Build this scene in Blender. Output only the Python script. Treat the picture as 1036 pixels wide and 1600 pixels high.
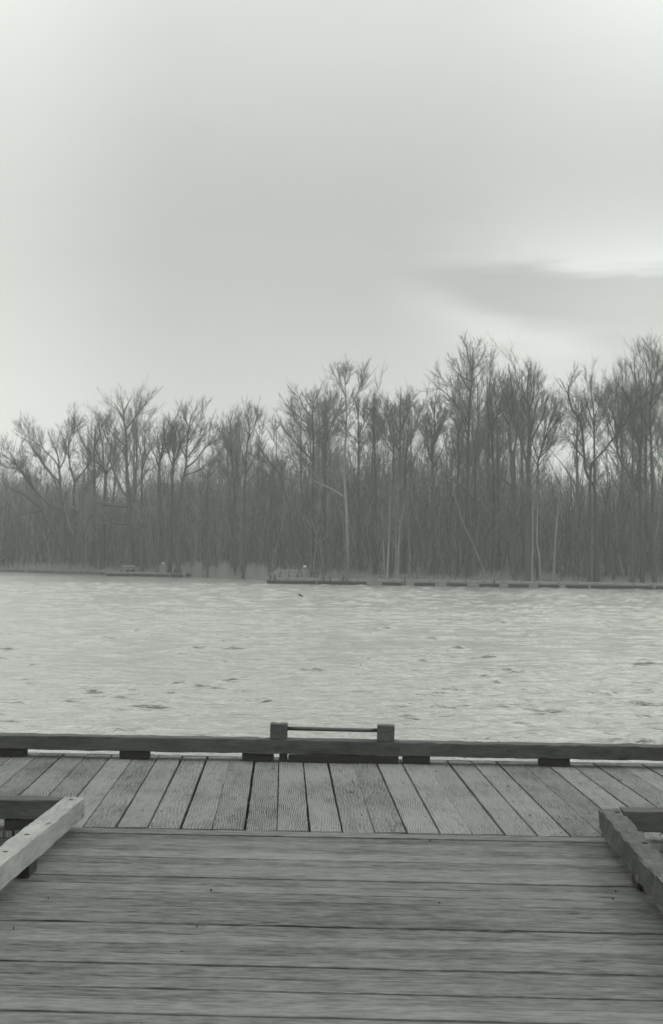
import bpy, math, random
import numpy as np
from mathutils import Matrix

S = bpy.context.scene
for o in list(bpy.data.objects):
    bpy.data.objects.remove(o)
COL = S.collection
PI = math.pi
R = math.radians

# ------------------------------------------------------------------ camera
TH, RO, F = 62 / 2222.2, 0.012, 2222.2          # pitch, roll, focal length in photo pixels
EYE = np.array([0.0, 0.0, 1.61])
FW = np.array([0, math.cos(TH), math.sin(TH)])
U0 = np.array([0, -math.sin(TH), math.cos(TH)])
R0 = np.array([1.0, 0, 0])
CR = math.cos(RO) * R0 + math.sin(RO) * U0
CU = -math.sin(RO) * R0 + math.cos(RO) * U0
cam = bpy.data.cameras.new("camera")
cam.lens = 50
cam.sensor_fit = 'VERTICAL'
cam.sensor_height = 36
cam.clip_start = 0.05
cam.clip_end = 3000
cam.dof.use_dof = True
cam.dof.focus_distance = 11.5
cam.dof.aperture_fstop = 7.0
co = bpy.data.objects.new("camera", cam)
COL.objects.link(co)
co.matrix_world = Matrix(((CR[0], CU[0], -FW[0], EYE[0]), (CR[1], CU[1], -FW[1], EYE[1]),
                          (CR[2], CU[2], -FW[2], EYE[2]), (0, 0, 0, 1)))
S.camera = co
S.view_settings.view_transform = 'Standard'
S.view_settings.look = 'None'
S.view_settings.gamma = 1
S.view_settings.exposure = 0
S.cycles.max_bounces = 6
S.cycles.diffuse_bounces = 3
S.cycles.glossy_bounces = 3
S.cycles.volume_bounces = 1
S.cycles.use_denoising = True
S.cycles.denoiser = 'OPENIMAGEDENOISE'
S.cycles.denoising_input_passes = 'RGB_ALBEDO_NORMAL'
S.cycles.denoising_prefilter = 'ACCURATE'
S.cycles.sample_clamp_direct = 3
S.cycles.sample_clamp_indirect = 3
S.cycles.use_adaptive_sampling = False
S.cycles.pixel_filter_type = 'BLACKMAN_HARRIS'
S.cycles.filter_width = 1.6


# ------------------------------------------------------------------ node helper
class N:
    """a socket that can be added, multiplied ... inside one node tree"""
    def __init__(s, nt, sock):
        s.nt, s.s = nt, sock

    def _m(s, op, *a, clamp=False):
        n = s.nt.nodes.new('ShaderNodeMath')
        n.operation = op
        n.use_clamp = clamp
        for i, x in enumerate((s,) + a):
            if isinstance(x, N):
                s.nt.links.new(x.s, n.inputs[i])
            else:
                n.inputs[i].default_value = x
        return N(s.nt, n.outputs[0])

    def __add__(s, o): return s._m('ADD', o)
    __radd__ = __add__
    def __mul__(s, o): return s._m('MULTIPLY', o)
    __rmul__ = __mul__
    def __sub__(s, o): return s._m('SUBTRACT', o)
    def __rsub__(s, o): return (s * -1.0) + o
    def __truediv__(s, o): return s._m('DIVIDE', o)
    def pow(s, o): return s._m('POWER', o)
    def sin(s): return s._m('SINE')
    def abs(s): return s._m('ABSOLUTE')
    def exp(s): return s._m('EXPONENT')
    def sqrt(s): return s._m('SQRT')
    def atan2(s, o): return s._m('ARCTAN2', o)
    def asin(s): return s._m('ARCSINE')
    def min(s, o): return s._m('MINIMUM', o)
    def max(s, o): return s._m('MAXIMUM', o)
    def clamp(s): return s._m('ADD', 0.0, clamp=True)

    def step(s, a, b, c=0.0, d=1.0):
        n = s.nt.nodes.new('ShaderNodeMapRange')
        n.interpolation_type = 'SMOOTHSTEP'
        s.nt.links.new(s.s, n.inputs[0])
        for i, v in enumerate((a, b, c, d)):
            n.inputs[i + 1].default_value = v
        return N(s.nt, n.outputs[0])


def xyz(nt, x=0.0, y=0.0, z=0.0):
    n = nt.nodes.new('ShaderNodeCombineXYZ')
    for i, v in enumerate((x, y, z)):
        if isinstance(v, N):
            nt.links.new(v.s, n.inputs[i])
        else:
            n.inputs[i].default_value = v
    return n.outputs[0]


def split(nt, vec):
    n = nt.nodes.new('ShaderNodeSeparateXYZ')
    nt.links.new(vec, n.inputs[0])
    return [N(nt, n.outputs[i]) for i in range(3)]


def noise(nt, vec, scale=1.0, detail=4.0, rough=0.55, dist=0.0):
    n = nt.nodes.new('ShaderNodeTexNoise')
    nt.links.new(vec, n.inputs['Vector'])
    n.inputs['Scale'].default_value = scale
    n.inputs['Detail'].default_value = detail
    n.inputs['Roughness'].default_value = rough
    n.inputs['Distortion'].default_value = dist
    return N(nt, n.outputs[0])


def tint(nt, v, t=(0.985, 1.0, 0.965)):
    """grey value -> the faintly green grey of the print"""
    n = nt.nodes.new('ShaderNodeCombineColor')
    for i in range(3):
        nt.links.new((v * t[i]).s, n.inputs[i])
    return n.outputs[0]


# ------------------------------------------------------------------ sky and sun
SUN_AZ, SUN_EL = R(84), R(42)
W = bpy.data.worlds.new("World")
S.world = W
W.use_nodes = True
nt = W.node_tree
nt.nodes.clear()
out = nt.nodes.new('ShaderNodeOutputWorld')
bg = nt.nodes.new('ShaderNodeBackground')
bg.inputs['Strength'].default_value = 0.1
nt.links.new(bg.outputs[0], out.inputs[0])
sky = nt.nodes.new('ShaderNodeTexSky')
sky.sky_type = 'NISHITA'
sky.sun_disc = False
sky.sun_elevation = SUN_EL
sky.sun_rotation = SUN_AZ
bw = nt.nodes.new('ShaderNodeRGBToBW')
nt.links.new(sky.outputs[0], bw.inputs[0])
clear = N(nt, bw.outputs[0])
tc = nt.nodes.new('ShaderNodeTexCoord')
dx, dy, dz = split(nt, tc.outputs['Generated'])
az = dx.atan2(dy)
el = dz.asin()
wv = xyz(nt, az * 3.0, el * 14.0, 0.0)
n1 = noise(nt, wv, 1.6, 5, 0.55, 0.3) - 0.5
n2 = noise(nt, xyz(nt, az * 9.0, el * 60.0, 3.0), 1.3, 5, 0.6, 0.4) - 0.5
n3 = noise(nt, xyz(nt, az * 1.2, el * 3.0, 7.0), 1.5, 4, 0.5) - 0.5
E0 = el + n2 * 0.022 + n1 * 0.014
base = 0.59 + (el.step(0.22, 0.42) * 0.24) + (el.step(0.32, 1.0) * 0.75) + ((0.20 - el).step(0.0, 0.14) * 0.15) \
    + n3 * 0.09 + n1 * 0.045
base = base + az.step(-0.10, -0.25) * 0.17 + (az.step(0.06, 0.26) * el.step(0.24, 0.40) * 0.24)
# long cloud bank low on the right: bright rim above, dull belly, bright slot below
la = 0.1985 - az.step(0.04, 0.2) * 0.0045 + (az.step(0.10, 0.135) * 0.004) - (az.step(0.135, 0.19) * 0.004)
up = E0 - la
rim = up.step(-0.006, 0.010) * (up.max(0.0) * -26.0).exp() * az.step(0.03, 0.22) * 0.44
lb = 0.189 - (az.step(0.03, 0.15) * 0.030) - (az.step(0.11, 0.26) * 0.012)
dn = lb - E0
slot = dn.step(-0.010, 0.018) * (dn.max(0.0) * -30.0).exp() * az.step(0.02, 0.13) * (1.0 - az.step(0.15, 0.20) * 0.6) * 0.36
belly = up.step(0.004, -0.002) * dn.step(0.006, -0.004) * az.step(0.03, 0.10)
wisp = (n2 * 1.0) * az.step(-0.05, 0.12) * el.step(0.30, 0.22) * el.step(0.10, 0.15)
base = base + wisp * 0.10 + rim + slot - belly * 0.03 + belly * az.step(0.10, 0.22) * 0.11
val = base * 9.0 + clear * 0.06
nt.links.new(tint(nt, val, (0.965, 1.0, 0.955)), bg.inputs['Color'])

sun = bpy.data.lights.new("sun", 'SUN')
sun.energy = 1.2
sun.angle = R(14)
sun.color = (0.99, 1.0, 0.96)
so = bpy.data.objects.new("sun", sun)
COL.objects.link(so)
sd = np.array([math.sin(SUN_AZ) * math.cos(SUN_EL), math.cos(SUN_AZ) * math.cos(SUN_EL), math.sin(SUN_EL)])
from mathutils import Vector
so.rotation_euler = Vector(sd).to_track_quat('Z', 'Y').to_euler()
so.location = (20, 30, 40)


# ------------------------------------------------------------------ object helpers
def tag(o, label=None, cat=None, group=None, kind=None):
    for k, v in (('label', label), ('category', cat), ('group', group), ('kind', kind)):
        if v:
            o[k] = v
    return o


def empty(name, loc=(0, 0, 0), rz=0.0):
    o = bpy.data.objects.new(name, None)
    o.empty_display_size = 0.2
    COL.objects.link(o)
    o.location = loc
    o.rotation_euler = (0, 0, rz)
    return o


class MB:
    """vertices / faces / uv pieces gathered into ONE mesh object"""
    def __init__(s):
        s.v, s.f, s.uv, s.n = [], [], [], 0
        s.hasuv = False

    def add(s, v, faces, uvs=None):
        v = np.asarray(v, float)
        s.v.append(v)
        for i, f in enumerate(faces):
            s.f.append([k + s.n for k in f])
            s.uv.append(uvs[i] if uvs is not None else [(0, 0)] * len(f))
        if uvs is not None:
            s.hasuv = True
        s.n += len(v)

    def box(s, lo, hi, rot=0.0, c=None):
        x0, y0, z0 = lo
        x1, y1, z1 = hi
        v = np.array([(x0, y0, z0), (x1, y0, z0), (x1, y1, z0), (x0, y1, z0),
                      (x0, y0, z1), (x1, y0, z1), (x1, y1, z1), (x0, y1, z1)], float)
        s.add(v, [(3, 2, 1, 0), (4, 5, 6, 7), (0, 1, 5, 4), (1, 2, 6, 5), (2, 3, 7, 6), (3, 0, 4, 7)])

    def tube(s, pts, rad, sides=8):
        P = np.asarray(pts, float)
        K = len(P)
        rad = np.broadcast_to(np.asarray(rad, float), (K,))
        t = P[-1] - P[0]
        t = t / np.linalg.norm(t)
        ref = np.array([1.0, 0, 0]) if abs(t[2]) > 0.7 else np.array([0, 0, 1.0])
        a = np.cross(t, ref); a /= np.linalg.norm(a)
        b = np.cross(t, a)
        th = np.arange(sides) * 2 * PI / sides
        ring = np.cos(th)[:, None] * a + np.sin(th)[:, None] * b
        v = (P[:, None, :] + rad[:, None, None] * ring[None]).reshape(-1, 3)
        fs = []
        for k in range(K - 1):
            for j in range(sides):
                j2 = (j + 1) % sides
                fs.append((k * sides + j, k * sides + j2, (k + 1) * sides + j2, (k + 1) * sides + j))
        fs.append(tuple(range(sides))[::-1])
        fs.append(tuple((K - 1) * sides + j for j in range(sides)))
        s.add(v, fs)

    def timber(s, a, b, w, h, seed=0, rough=0.004, seg=None, r=0.008, up=(0, 0, 1), u0=None, tone=None):
        """a sawn timber from a to b (axis through its middle), worn edges, uv in metres along / around"""
        rg = np.random.default_rng(seed)
        a, b = np.asarray(a, float), np.asarray(b, float)
        L = np.linalg.norm(b - a)
        t = (b - a) / L
        up = np.asarray(up, float)
        sd_ = np.cross(t, up); sd_ /= np.linalg.norm(sd_)
        up = np.cross(sd_, t)
        prof = []
        for sx, sz in ((-1, -1), (1, -1), (1, 1), (-1, 1)):
            cx, cz = sx * (w / 2 - r), sz * (h / 2 - r)
            st = {(-1, -1): PI, (1, -1): 1.5 * PI, (1, 1): 0, (-1, 1): 0.5 * PI}[(sx, sz)]
            for q in (0, 0.25 * PI, 0.5 * PI):
                prof.append((cx + r * math.cos(st + q), cz + r * math.sin(st + q)))
        prof = np.array(prof)
        M = len(prof)
        nx = np.roll(prof, -1, 0) - prof
        per = np.concatenate([[0], np.cumsum(np.linalg.norm(nx, axis=1))])
        seg = seg or max(1, int(L / 0.05))
        us = np.linspace(0, L, seg + 1)
        jit = rg.normal(0, 1, (seg + 1, M))
        if seg > 3:
            k = np.array([.25, .5, .25])
            jit = np.apply_along_axis(lambda c: np.convolve(c, k, 'same'), 0, jit)
        # deeper bites now and then along the upper edges
        bite = np.clip(rg.normal(-1.0, 1.0, (seg + 1, M)), 0, None) * (np.arange(M) >= 6)
        sc = 1 + (jit - 1.5 * bite)[..., None] * rough / max(w, h) * 2
        P = a + us[:, None, None] * t + (prof * sc)[..., 0:1] * sd_ + (prof * sc)[..., 1:2] * up
        v = P.reshape(-1, 3)
        ou = rg.uniform(0, 50) if u0 is None else u0
        fs, uv = [], []
        for k in range(seg):
            for j in range(M):
                j2 = (j + 1) % M
                fs.append((k * M + j, k * M + j2, (k + 1) * M + j2, (k + 1) * M + j))
                uv.append([(us[k] + ou, per[j]), (us[k] + ou, per[j + 1]), (us[k + 1] + ou, per[j + 1]), (us[k + 1] + ou, per[j])])
        fs.append(tuple(range(M))[::-1]); uv.append([(ou, p[0]) for p in prof][::-1])
        fs.append(tuple(seg * M + j for j in range(M))); uv.append([(ou + L, p[0]) for p in prof])
        s.add(v, fs, uv)

    def build(s, name, mat, parent=None, smooth=False, loc=None):
        me = bpy.data.meshes.new(name)
        v = np.concatenate(s.v)
        me.from_pydata(v.tolist(), [], s.f)
        if s.hasuv:
            l = me.uv_layers.new(name="grain")
            l.data.foreach_set('uv', np.array([c for f in s.uv for c in f], float).ravel())
        if smooth:
            me.polygons.foreach_set('use_smooth', [True] * len(me.polygons))
        me.materials.append(mat)
        o = bpy.data.objects.new(name, me)
        COL.objects.link(o)
        if parent:
            o.parent = parent
        if loc is not None:
            o.location = loc
        return o


# ------------------------------------------------------------------ materials
def newmat(name):
    m = bpy.data.materials.new(name)
    m.use_nodes = True
    nt = m.node_tree
    b = nt.nodes['Principled BSDF']
    return m, nt, b


def bump(nt, b, h, strength=0.4, dist=0.01):
    n = nt.nodes.new('ShaderNodeBump')
    n.inputs['Strength'].default_value = strength
    n.inputs['Distance'].default_value = dist
    nt.links.new(h.s, n.inputs['Height'])
    nt.links.new(n.outputs[0], b.inputs['Normal'])


def wood(name, lo=0.10, hi=0.30, ring=0.35, blotch=0.35, bscale=1.0, rough=0.85, streak=0.5, vary=0.35):
    """weathered softwood: cathedral rings, fine fibres, blotches; every board its own cut"""
    m, nt, b = newmat(name)
    uvn = nt.nodes.new('ShaderNodeUVMap'); uvn.uv_map = 'grain'
    u, v, _ = split(nt, uvn.outputs[0])
    g = nt.nodes.new('ShaderNodeNewGeometry')
    rnd = N(nt, g.outputs['Random Per Island'])
    off = rnd * 43.0
    sway = noise(nt, xyz(nt, u * 1.3, v * 2.0, off), 1.0, 2) - 0.5
    sway2 = noise(nt, xyz(nt, u * 5.0, v * 14.0, off), 1.0, 3) - 0.5
    fr = (rnd * 91.7)._m('FRACT')
    fr2 = (rnd * 37.3)._m('FRACT')
    vc = v - (fr * 0.14 + 0.03) + sway * 0.09
    cone = ((vc * vc) * (fr2 * 260.0 + 60.0) + 0.02).sqrt()
    ph = cone * 5.0 + u * (fr * 7.0 - 2.0) + sway * 2.2 + sway2 * 2.4
    rings = (ph * 5.6).sin() * 0.5 + 0.5
    rings = rings.pow(1.6)
    fib = noise(nt, xyz(nt, u * 15.0, v * 100.0, off), 1.0, 4, 0.65)
    fib2 = noise(nt, xyz(nt, u * 6.5, v * 38.0, off + 5.0), 1.0, 4, 0.6)
    bl = noise(nt, xyz(nt, u * 2.2, v * 7.0, off + 9.0), bscale, 5, 0.6)
    big = noise(nt, nt.nodes.new('ShaderNodeTexCoord').outputs['Object'], 0.9, 4, 0.6)
    # knots: rare dark spots
    vo = nt.nodes.new('ShaderNodeTexVoronoi')
    nt.links.new(xyz(nt, u * 2.2, v * 7.0, off), vo.inputs['Vector'])
    vo.inputs['Scale'].default_value = 1.0
    kn = N(nt, vo.outputs['Distance']).step(0.13, 0.03)
    t = 0.62 + (rings - 0.5) * ring * (fr2 * 0.8 + 0.3) + (fib - 0.5) * streak + (fib2 - 0.5) * streak * 1.1 + (bl - 0.5) * blotch \
        + (big - 0.5) * blotch + (rnd - 0.5) * vary - kn * 0.5
    cr = fib2.step(0.62, 0.70) * bl.step(0.48, 0.60) * 0.55     # weather checks along the fibres
    t = (t - cr).clamp()
    col = t * (hi - lo) + lo
    nt.links.new(tint(nt, col), b.inputs['Base Color'])
    b.inputs['Roughness'].default_value = rough
    b.inputs['Specular IOR Level'].default_value = 0.25
    bump(nt, b, rings * 0.3 * ring + fib * 0.5 + fib2 * 0.6 - cr * 1.2, 0.5, 0.004)
    return m


def plain(name, val, var=0.25, scale=3.0, rough=0.8, stretch=(1, 1, 1), spec=0.3, bmp=0.0, objvar=0.0):
    m, nt, b = newmat(name)
    tcn = nt.nodes.new('ShaderNodeTexCoord')
    x, y, z = split(nt, tcn.outputs['Object'])
    n = noise(nt, xyz(nt, x * stretch[0], y * stretch[1], z * stretch[2]), scale, 5, 0.6)
    f = 1.0 + (n - 0.5) * 2 * var
    if objvar:
        oi = nt.nodes.new('ShaderNodeObjectInfo')
        f = f * (1.0 + (N(nt, oi.outputs['Random']) - 0.5) * 2 * objvar)
    nt.links.new(tint(nt, f * val), b.inputs['Base Color'])
    b.inputs['Roughness'].default_value = rough
    b.inputs['Specular IOR Level'].default_value = spec
    if bmp:
        bump(nt, b, n, bmp, 0.02)
    return m


M_PIER = wood('pier_board_wood', 0.014, 0.190, ring=0.66, streak=0.75, blotch=0.75, vary=0.36)
M_GANG = wood('walkway_board_wood', 0.010, 0.165, ring=0.50, streak=1.25, blotch=0.55, vary=0.34)
M_PALE = wood('pale_beam_wood', 0.05, 0.34, ring=0.12, streak=0.6, blotch=0.6, vary=0.0)
M_WORN = wood('worn_dark_beam_wood', 0.012, 0.105, ring=0.08, streak=0.75, blotch=1.0, vary=0.0, bscale=3.0)
M_KERB = wood('kerb_beam_wood', 0.012, 0.095, ring=0.10, streak=0.75, blotch=0.7, vary=0.10, bscale=2.0)
M_BLOCK = wood('spacer_wood', 0.008, 0.035, streak=0.4)
M_FASC = wood('fascia_wood', 0.03, 0.14, streak=0.5)
M_HOLE = plain('bolt_recess_dark', 0.012)
M_IRON = plain('weathered_iron', 0.05, 0.3, 30, rough=0.45, spec=0.5)
M_FLOAT = plain('black_float_plastic', 0.012, 0.3, 2.0, 0.5)
M_DOCK = plain('far_dock_wood', 0.19, 0.3, 2.0, 0.85)
M_DARKPOST = plain('dark_post', 0.03, 0.3, 4.0)
M_BOX = plain('grey_box_paint', 0.15, 0.12, 2.0, 0.6)
M_CAP = plain('white_cap_paint', 0.38, 0.05, 2.0, 0.5)
M_BARK = plain('grey_bark', 0.055, 0.35, 2.5, 0.95, (3, 3, 0.6), 0.15, 0.0, 0.35)
M_TWIG = plain('twig_bark', 0.11, 0.25, 0.6, 0.95, (1, 1, 1), 0.1, 0.0, 0.3)
M_PALEBARK = plain('pale_bark', 0.19, 0.40, 1.6, 0.9, (2, 2, 0.5), 0.15, 0.0, 0.15)
M_PALETWIG = plain('pale_twig', 0.16, 0.25, 0.6, 0.9, (1, 1, 1), 0.1, 0.0, 0.15)
M_UNDER = plain('undergrowth_stems', 0.10, 0.75, 0.5, 0.95, (1, 1, 0.3), 0.1)
nt_ = M_UNDER.node_tree
g_ = nt_.nodes.new('ShaderNodeNewGeometry')
r_ = N(nt_, g_.outputs['Random Per Island'])
bs_ = nt_.nodes['Principled BSDF'].inputs['Base Color']
mx_ = nt_.nodes.new('ShaderNodeVectorMath'); mx_.operation = 'SCALE'
nt_.links.new(bs_.links[0].from_socket, mx_.inputs[0])
nt_.links.new((r_.pow(2.2) * 2.0 + 0.45).s, mx_.inputs['Scale'])
nt_.links.new(mx_.outputs[0], bs_)
M_REED = plain('dry_reed', 0.33, 0.3, 1.2, 0.9, (1, 1, 1), 0.1)
M_LITTER = plain('leaf_litter_ground', 0.13, 0.5, 0.7, 0.95, (1, 1, 1), 0.1, 0.6)
nt_ = M_LITTER.node_tree
bs_ = nt_.nodes['Principled BSDF'].inputs['Base Color']
mx_ = nt_.nodes.new('ShaderNodeVectorMath'); mx_.operation = 'SCALE'
nt_.links.new(bs_.links[0].from_socket, mx_.inputs[0])
zz_ = split(nt_, nt_.nodes.new('ShaderNodeTexCoord').outputs['Object'])[2]
nt_.links.new(zz_.step(-0.34, -0.24, 0.2, 1.0).s, mx_.inputs['Scale'])      # wet mud at the water's edge
nt_.links.new(mx_.outputs[0], bs_)
M_BANK = plain('dead_bank_grass', 0.27, 0.4, 0.5, 0.95, (1, 1, 1), 0.1)
M_LOG = plain('dead_log_bark', 0.035, 0.3, 3.0, 0.9)

# ------------------------------------------------------------------ terrain and water
WZ = -0.5
SHX = np.array([-400, -120, -60, -40, -29, -20, -11, -4.5, 0, 4, 10, 22, 40, 80, 400.])
SHY = np.array([190, 150, 134, 128, 124.8, 118, 111.5, 105.5, 101, 98, 96, 94.5, 93, 92, 120.])


def shore(x): return np.interp(x, SHX, SHY)


def terrain(x, y):
    x, y = np.asarray(x, float), np.asarray(y, float)
    d = y - shore(x)
    h = np.where(d < 0, WZ + d * 0.25, WZ + 0.35 * (1 - np.exp(-d / 0.9)) + 0.05 * np.clip(d, 0, 55))
    h = h + np.where(d > 25, 2.6 * (1 - np.exp(-np.clip(d - 25, 0, None) / 40)), 0) + np.clip(d / 4, 0, 1) * 0.25 * (np.sin(x * 0.37 + 1) * np.sin(y * 0.29) + 0.5 * np.sin(x * 0.9 + y * .6))
    return np.clip(h, -3, 26)


def grid_mesh(name, X, Y, Z, mat, smooth=True, flip=False):
    ny, nx = X.shape
    me = bpy.data.meshes.new(name)
    v = np.stack([X, Y, Z], -1).reshape(-1, 3)
    i = (np.arange(ny - 1)[:, None] * nx + np.arange(nx - 1)[None]).ravel()
    q = np.stack([i, i + 1, i + nx + 1, i + nx], 1)
    fill(me, v, q)
    if smooth:
        me.polygons.foreach_set('use_smooth', np.ones(len(q), bool))
    me.materials.append(mat)
    o = bpy.data.objects.new(name, me)
    COL.objects.link(o)
    return o


def fill(me, v, q):
    nq = len(q)
    me.vertices.add(len(v))
    me.vertices.foreach_set('co', np.ascontiguousarray(v, dtype=np.float32).ravel())
    me.loops.add(nq * 4)
    me.loops.foreach_set('vertex_index', np.ascontiguousarray(q, dtype=np.int32).ravel())
    me.polygons.add(nq)
    me.polygons.foreach_set('loop_start', np.arange(nq, dtype=np.int32) * 4)
    me.update(calc_edges=True)


xs = np.concatenate([np.linspace(-900, -70, 30)[:-1], np.linspace(-70, 70, 181), np.linspace(70, 900, 30)[1:]])
ds = np.concatenate([[-6, -3, -1.2, -.5, 0, .3, .7, 1.2, 2, 3, 4.5, 6, 8], np.linspace(10, 60, 36), np.linspace(70, 900, 30)])
X, Dd = np.meshgrid(xs, ds)
Y = shore(X) + Dd
tag(grid_mesh('ground', X, Y, terrain(X, Y), M_LITTER), kind='structure')

# water: real chop, finer near the pier
ys = [8.0]
while ys[-1] < 150:
    ys.append(ys[-1] + 0.026 + 0.0009 * max(0, ys[-1] - 8))
ys = np.concatenate([[-900, -300, -90, -40, -20, -10, -4], np.linspace(-2, 7.9, 60), np.array(ys), [200, 400, 900]])
sx_ = np.concatenate([[-60, -16, -5, -2.4, -1.5], np.linspace(-1, 1, 521), [1.5, 2.4, 5, 16, 60]])
Yw, Sx = np.meshgrid(ys, sx_, indexing='ij')
Xw = Sx * (5.0 + 0.33 * np.clip(Yw, 0, 160))
rng = np.random.default_rng(11)
Hh = np.zeros_like(Xw)
gust = np.zeros_like(Xw)
for _ in range(7):
    kx, ky, p = rng.normal(0, .10), rng.normal(0, .16), rng.uniform(0, 6.28)
    gust += np.sin(kx * Xw + ky * Yw + p)
gust = np.clip(0.85 + 0.20 * gust, 0.35, 1.6)
for k in range(70):
    lam = 0.26 * (6.0 ** rng.uniform(0, 1))
    thw = rng.normal(R(5), R(24))
    kk = 2 * PI / lam
    amp = 0.0034 * lam ** 0.8
    ph = kk * (math.sin(thw) * Xw + math.cos(thw) * Yw) + rng.uniform(0, 6.28)
    fade = np.clip((lam - 0.22) / np.clip(0.0030 * Yw, 0.02, None) - 0.2, 0, 1)
    sN = np.sin(ph)
    Hh += gust * amp * fade * (sN + 0.25 * np.cos(2 * ph))
# short steep crests scattered over the chop, each a ridge of its own, often two or three together
Wd = 5.0 + 0.33 * np.clip(ys, 0, 160)
for k in range(1500):
    yc = 13.5 + 76 * rng.uniform() ** 0.75
    xc = rng.uniform(-1.0, 1.0) * (4 + 0.30 * yc)
    for q in range(int(rng.choice([1, 1, 2, 3]))):
        x0 = xc + (rng.normal(0, .5) if q else 0)
        y0 = yc + (rng.normal(0, .35) if q else 0)
        wx = rng.uniform(.11, .40) * (1.8 if rng.uniform() < .12 else 1)
        hh = rng.uniform(.022, .066)
        ty = hh * rng.uniform(0.5, 0.8) + .006 + .0004 * yc
        sk_ = rng.normal(0, .12)
        i0, i1 = np.searchsorted(ys, [y0 - .5, y0 + .7])
        if i1 - i0 < 2:
            continue
        xx, yy = Xw[i0:i1] - x0, Yw[i0:i1] - y0 - sk_ * (Xw[i0:i1] - x0)
        prof = np.where(yy < 0, np.exp(-(yy / ty) ** 2), np.exp(-(yy / (ty * 3.2)) ** 2))
        Hh[i0:i1] += hh * np.exp(-np.abs(xx / wx) ** 2.0) * (0.75 + .25 * np.sin(xx * 9 + k) * np.sin(xx * 17 + 2 * k)) * prof
edge = np.clip((Sx + 1.5) * 3, 0, 1) * np.clip((1.5 - Sx) * 3, 0, 1) * np.clip((Yw + 3) / 3, 0, 1) * np.clip((160 - Yw) / 5, 0, 1)
Zw = WZ + Hh * edge

m, nt, b = newmat('lake_water')
x, y, z = split(nt, nt.nodes.new('ShaderNodeTexCoord').outputs['Object'])
na = noise(nt, xyz(nt, x * 5.0, y * 7.5), 1.0, 5, 0.6, 0.5)
nb = noise(nt, xyz(nt, x * 1.5, y * 2.6, 4.0), 1.0, 4, 0.6, 0.6)
nc = noise(nt, xyz(nt, x * 0.06, y * 0.10, 9.0), 1.0, 3, 0.5)
bp = nt.nodes.new('ShaderNodeBump')
bp.inputs['Strength'].default_value = 1.0
bp.inputs['Distance'].default_value = 0.75
nt.links.new((na * 0.045 + nb * 0.09).s, bp.inputs['Height'])
body = nt.nodes.new('ShaderNodeBsdfDiffuse')
nt.links.new(tint(nt, 0.075 + (nc - 0.5) * 0.03), body.inputs['Color'])
nt.links.new(bp.outputs[0], body.inputs['Normal'])
glo = nt.nodes.new('ShaderNodeBsdfGlossy')
glo.inputs['Color'].default_value = (0.985, 1.0, 0.965, 1)
glo.inputs['Roughness'].default_value = 0.22
nt.links.new(bp.outputs[0], glo.inputs['Normal'])
lw = nt.nodes.new('ShaderNodeLayerWeight')
nt.links.new(bp.outputs[0], lw.inputs['Normal'])
fac = N(nt, lw.outputs['Facing']).step(0.33, 0.82, 0.02, 0.67)
mixs = nt.nodes.new('ShaderNodeMixShader')
nt.links.new(fac.s, mixs.inputs[0])
nt.links.new(body.outputs[0], mixs.inputs[1])
nt.links.new(glo.outputs[0], mixs.inputs[2])
nt.nodes.remove(b)
nt.links.new(mixs.outputs[0], nt.nodes['Material Output'].inputs['Surface'])
M_WATER = m
tag(grid_mesh('water', Xw, Yw, Zw, M_WATER), kind='structure')

# ------------------------------------------------------------------ pier and walkway (local frame: x along the kerb, y away)
ANG = R(2.17)
rng = random.Random(4)


def spacers(mb_parent, xs, y0, y1, mat, z0=0.003, z1=0.062):
    for (a, b_) in xs:
        q = MB()
        q.timber((a, (y0 + y1) / 2, (z0 + z1) / 2), (b_, (y0 + y1) / 2, (z0 + z1) / 2), y1 - y0, z1 - z0, seed=int(a * 1000) % 9999, seg=4, r=0.004, rough=0.002)
        q.build('spacer_block', mat, mb_parent)


pier = empty('pier', (0, 0, 0), -ANG)
tag(pier, 'weathered timber pier crossing in front of the lake with skewed planks and low kerb rails', 'pier')
SK = 0.071
YA, YB = 8.225, 11.12
bd = MB()
k0 = -62
for k in range(k0, 70):
    xa = -0.793 + k * 0.1875 + rng.uniform(-.004, .004)
    gap = rng.choice([0.008, 0.008, 0.010, 0.012, 0.015])
    w = 0.1875 - gap
    ya = YA + rng.uniform(-.008, .010)
    yb = YB + rng.uniform(-.01, .01)
    if not (-1.9 < xa < 1.4):
        ya -= 0.17
    a = np.array([xa + w / 2 + gap / 2 - SK * (ya - 8.24), ya, -0.019 + rng.uniform(-.003, .002)])
    b_ = np.array([xa + w / 2 + gap / 2 - SK * (yb - 8.24) + rng.uniform(-.006, .006), yb, -0.019 + rng.uniform(-.003, .002)])
    bd.timber(a, b_, w, 0.038, seed=k + 500, rough=0.0012, seg=24, r=0.004, up=(rng.uniform(-.012, .012), 0, 1))
bd.build('deck_boards', M_PIER, pier)
nl = MB()
for k in range(-18, 26):
    for y_ in (8.33, 8.75, 9.35, 9.95, 10.55, 10.84):
        for f_ in (0.035, 0.15):
            if rng.random() < 0.4:
                xx = -0.793 + k * 0.1875 + f_ + rng.uniform(-.008, .008) - SK * (y_ - 8.24)
                yy = y_ + rng.uniform(-.012, .012)
                nl.tube([(xx, yy, -0.01), (xx, yy, 0.0028)], rng.uniform(.003, .0042), 7)
nl.build('nail_heads', M_HOLE, pier)['kind'] = 'stuff'

XL = np.arange(-12, 12.1, 0.985)
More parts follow.
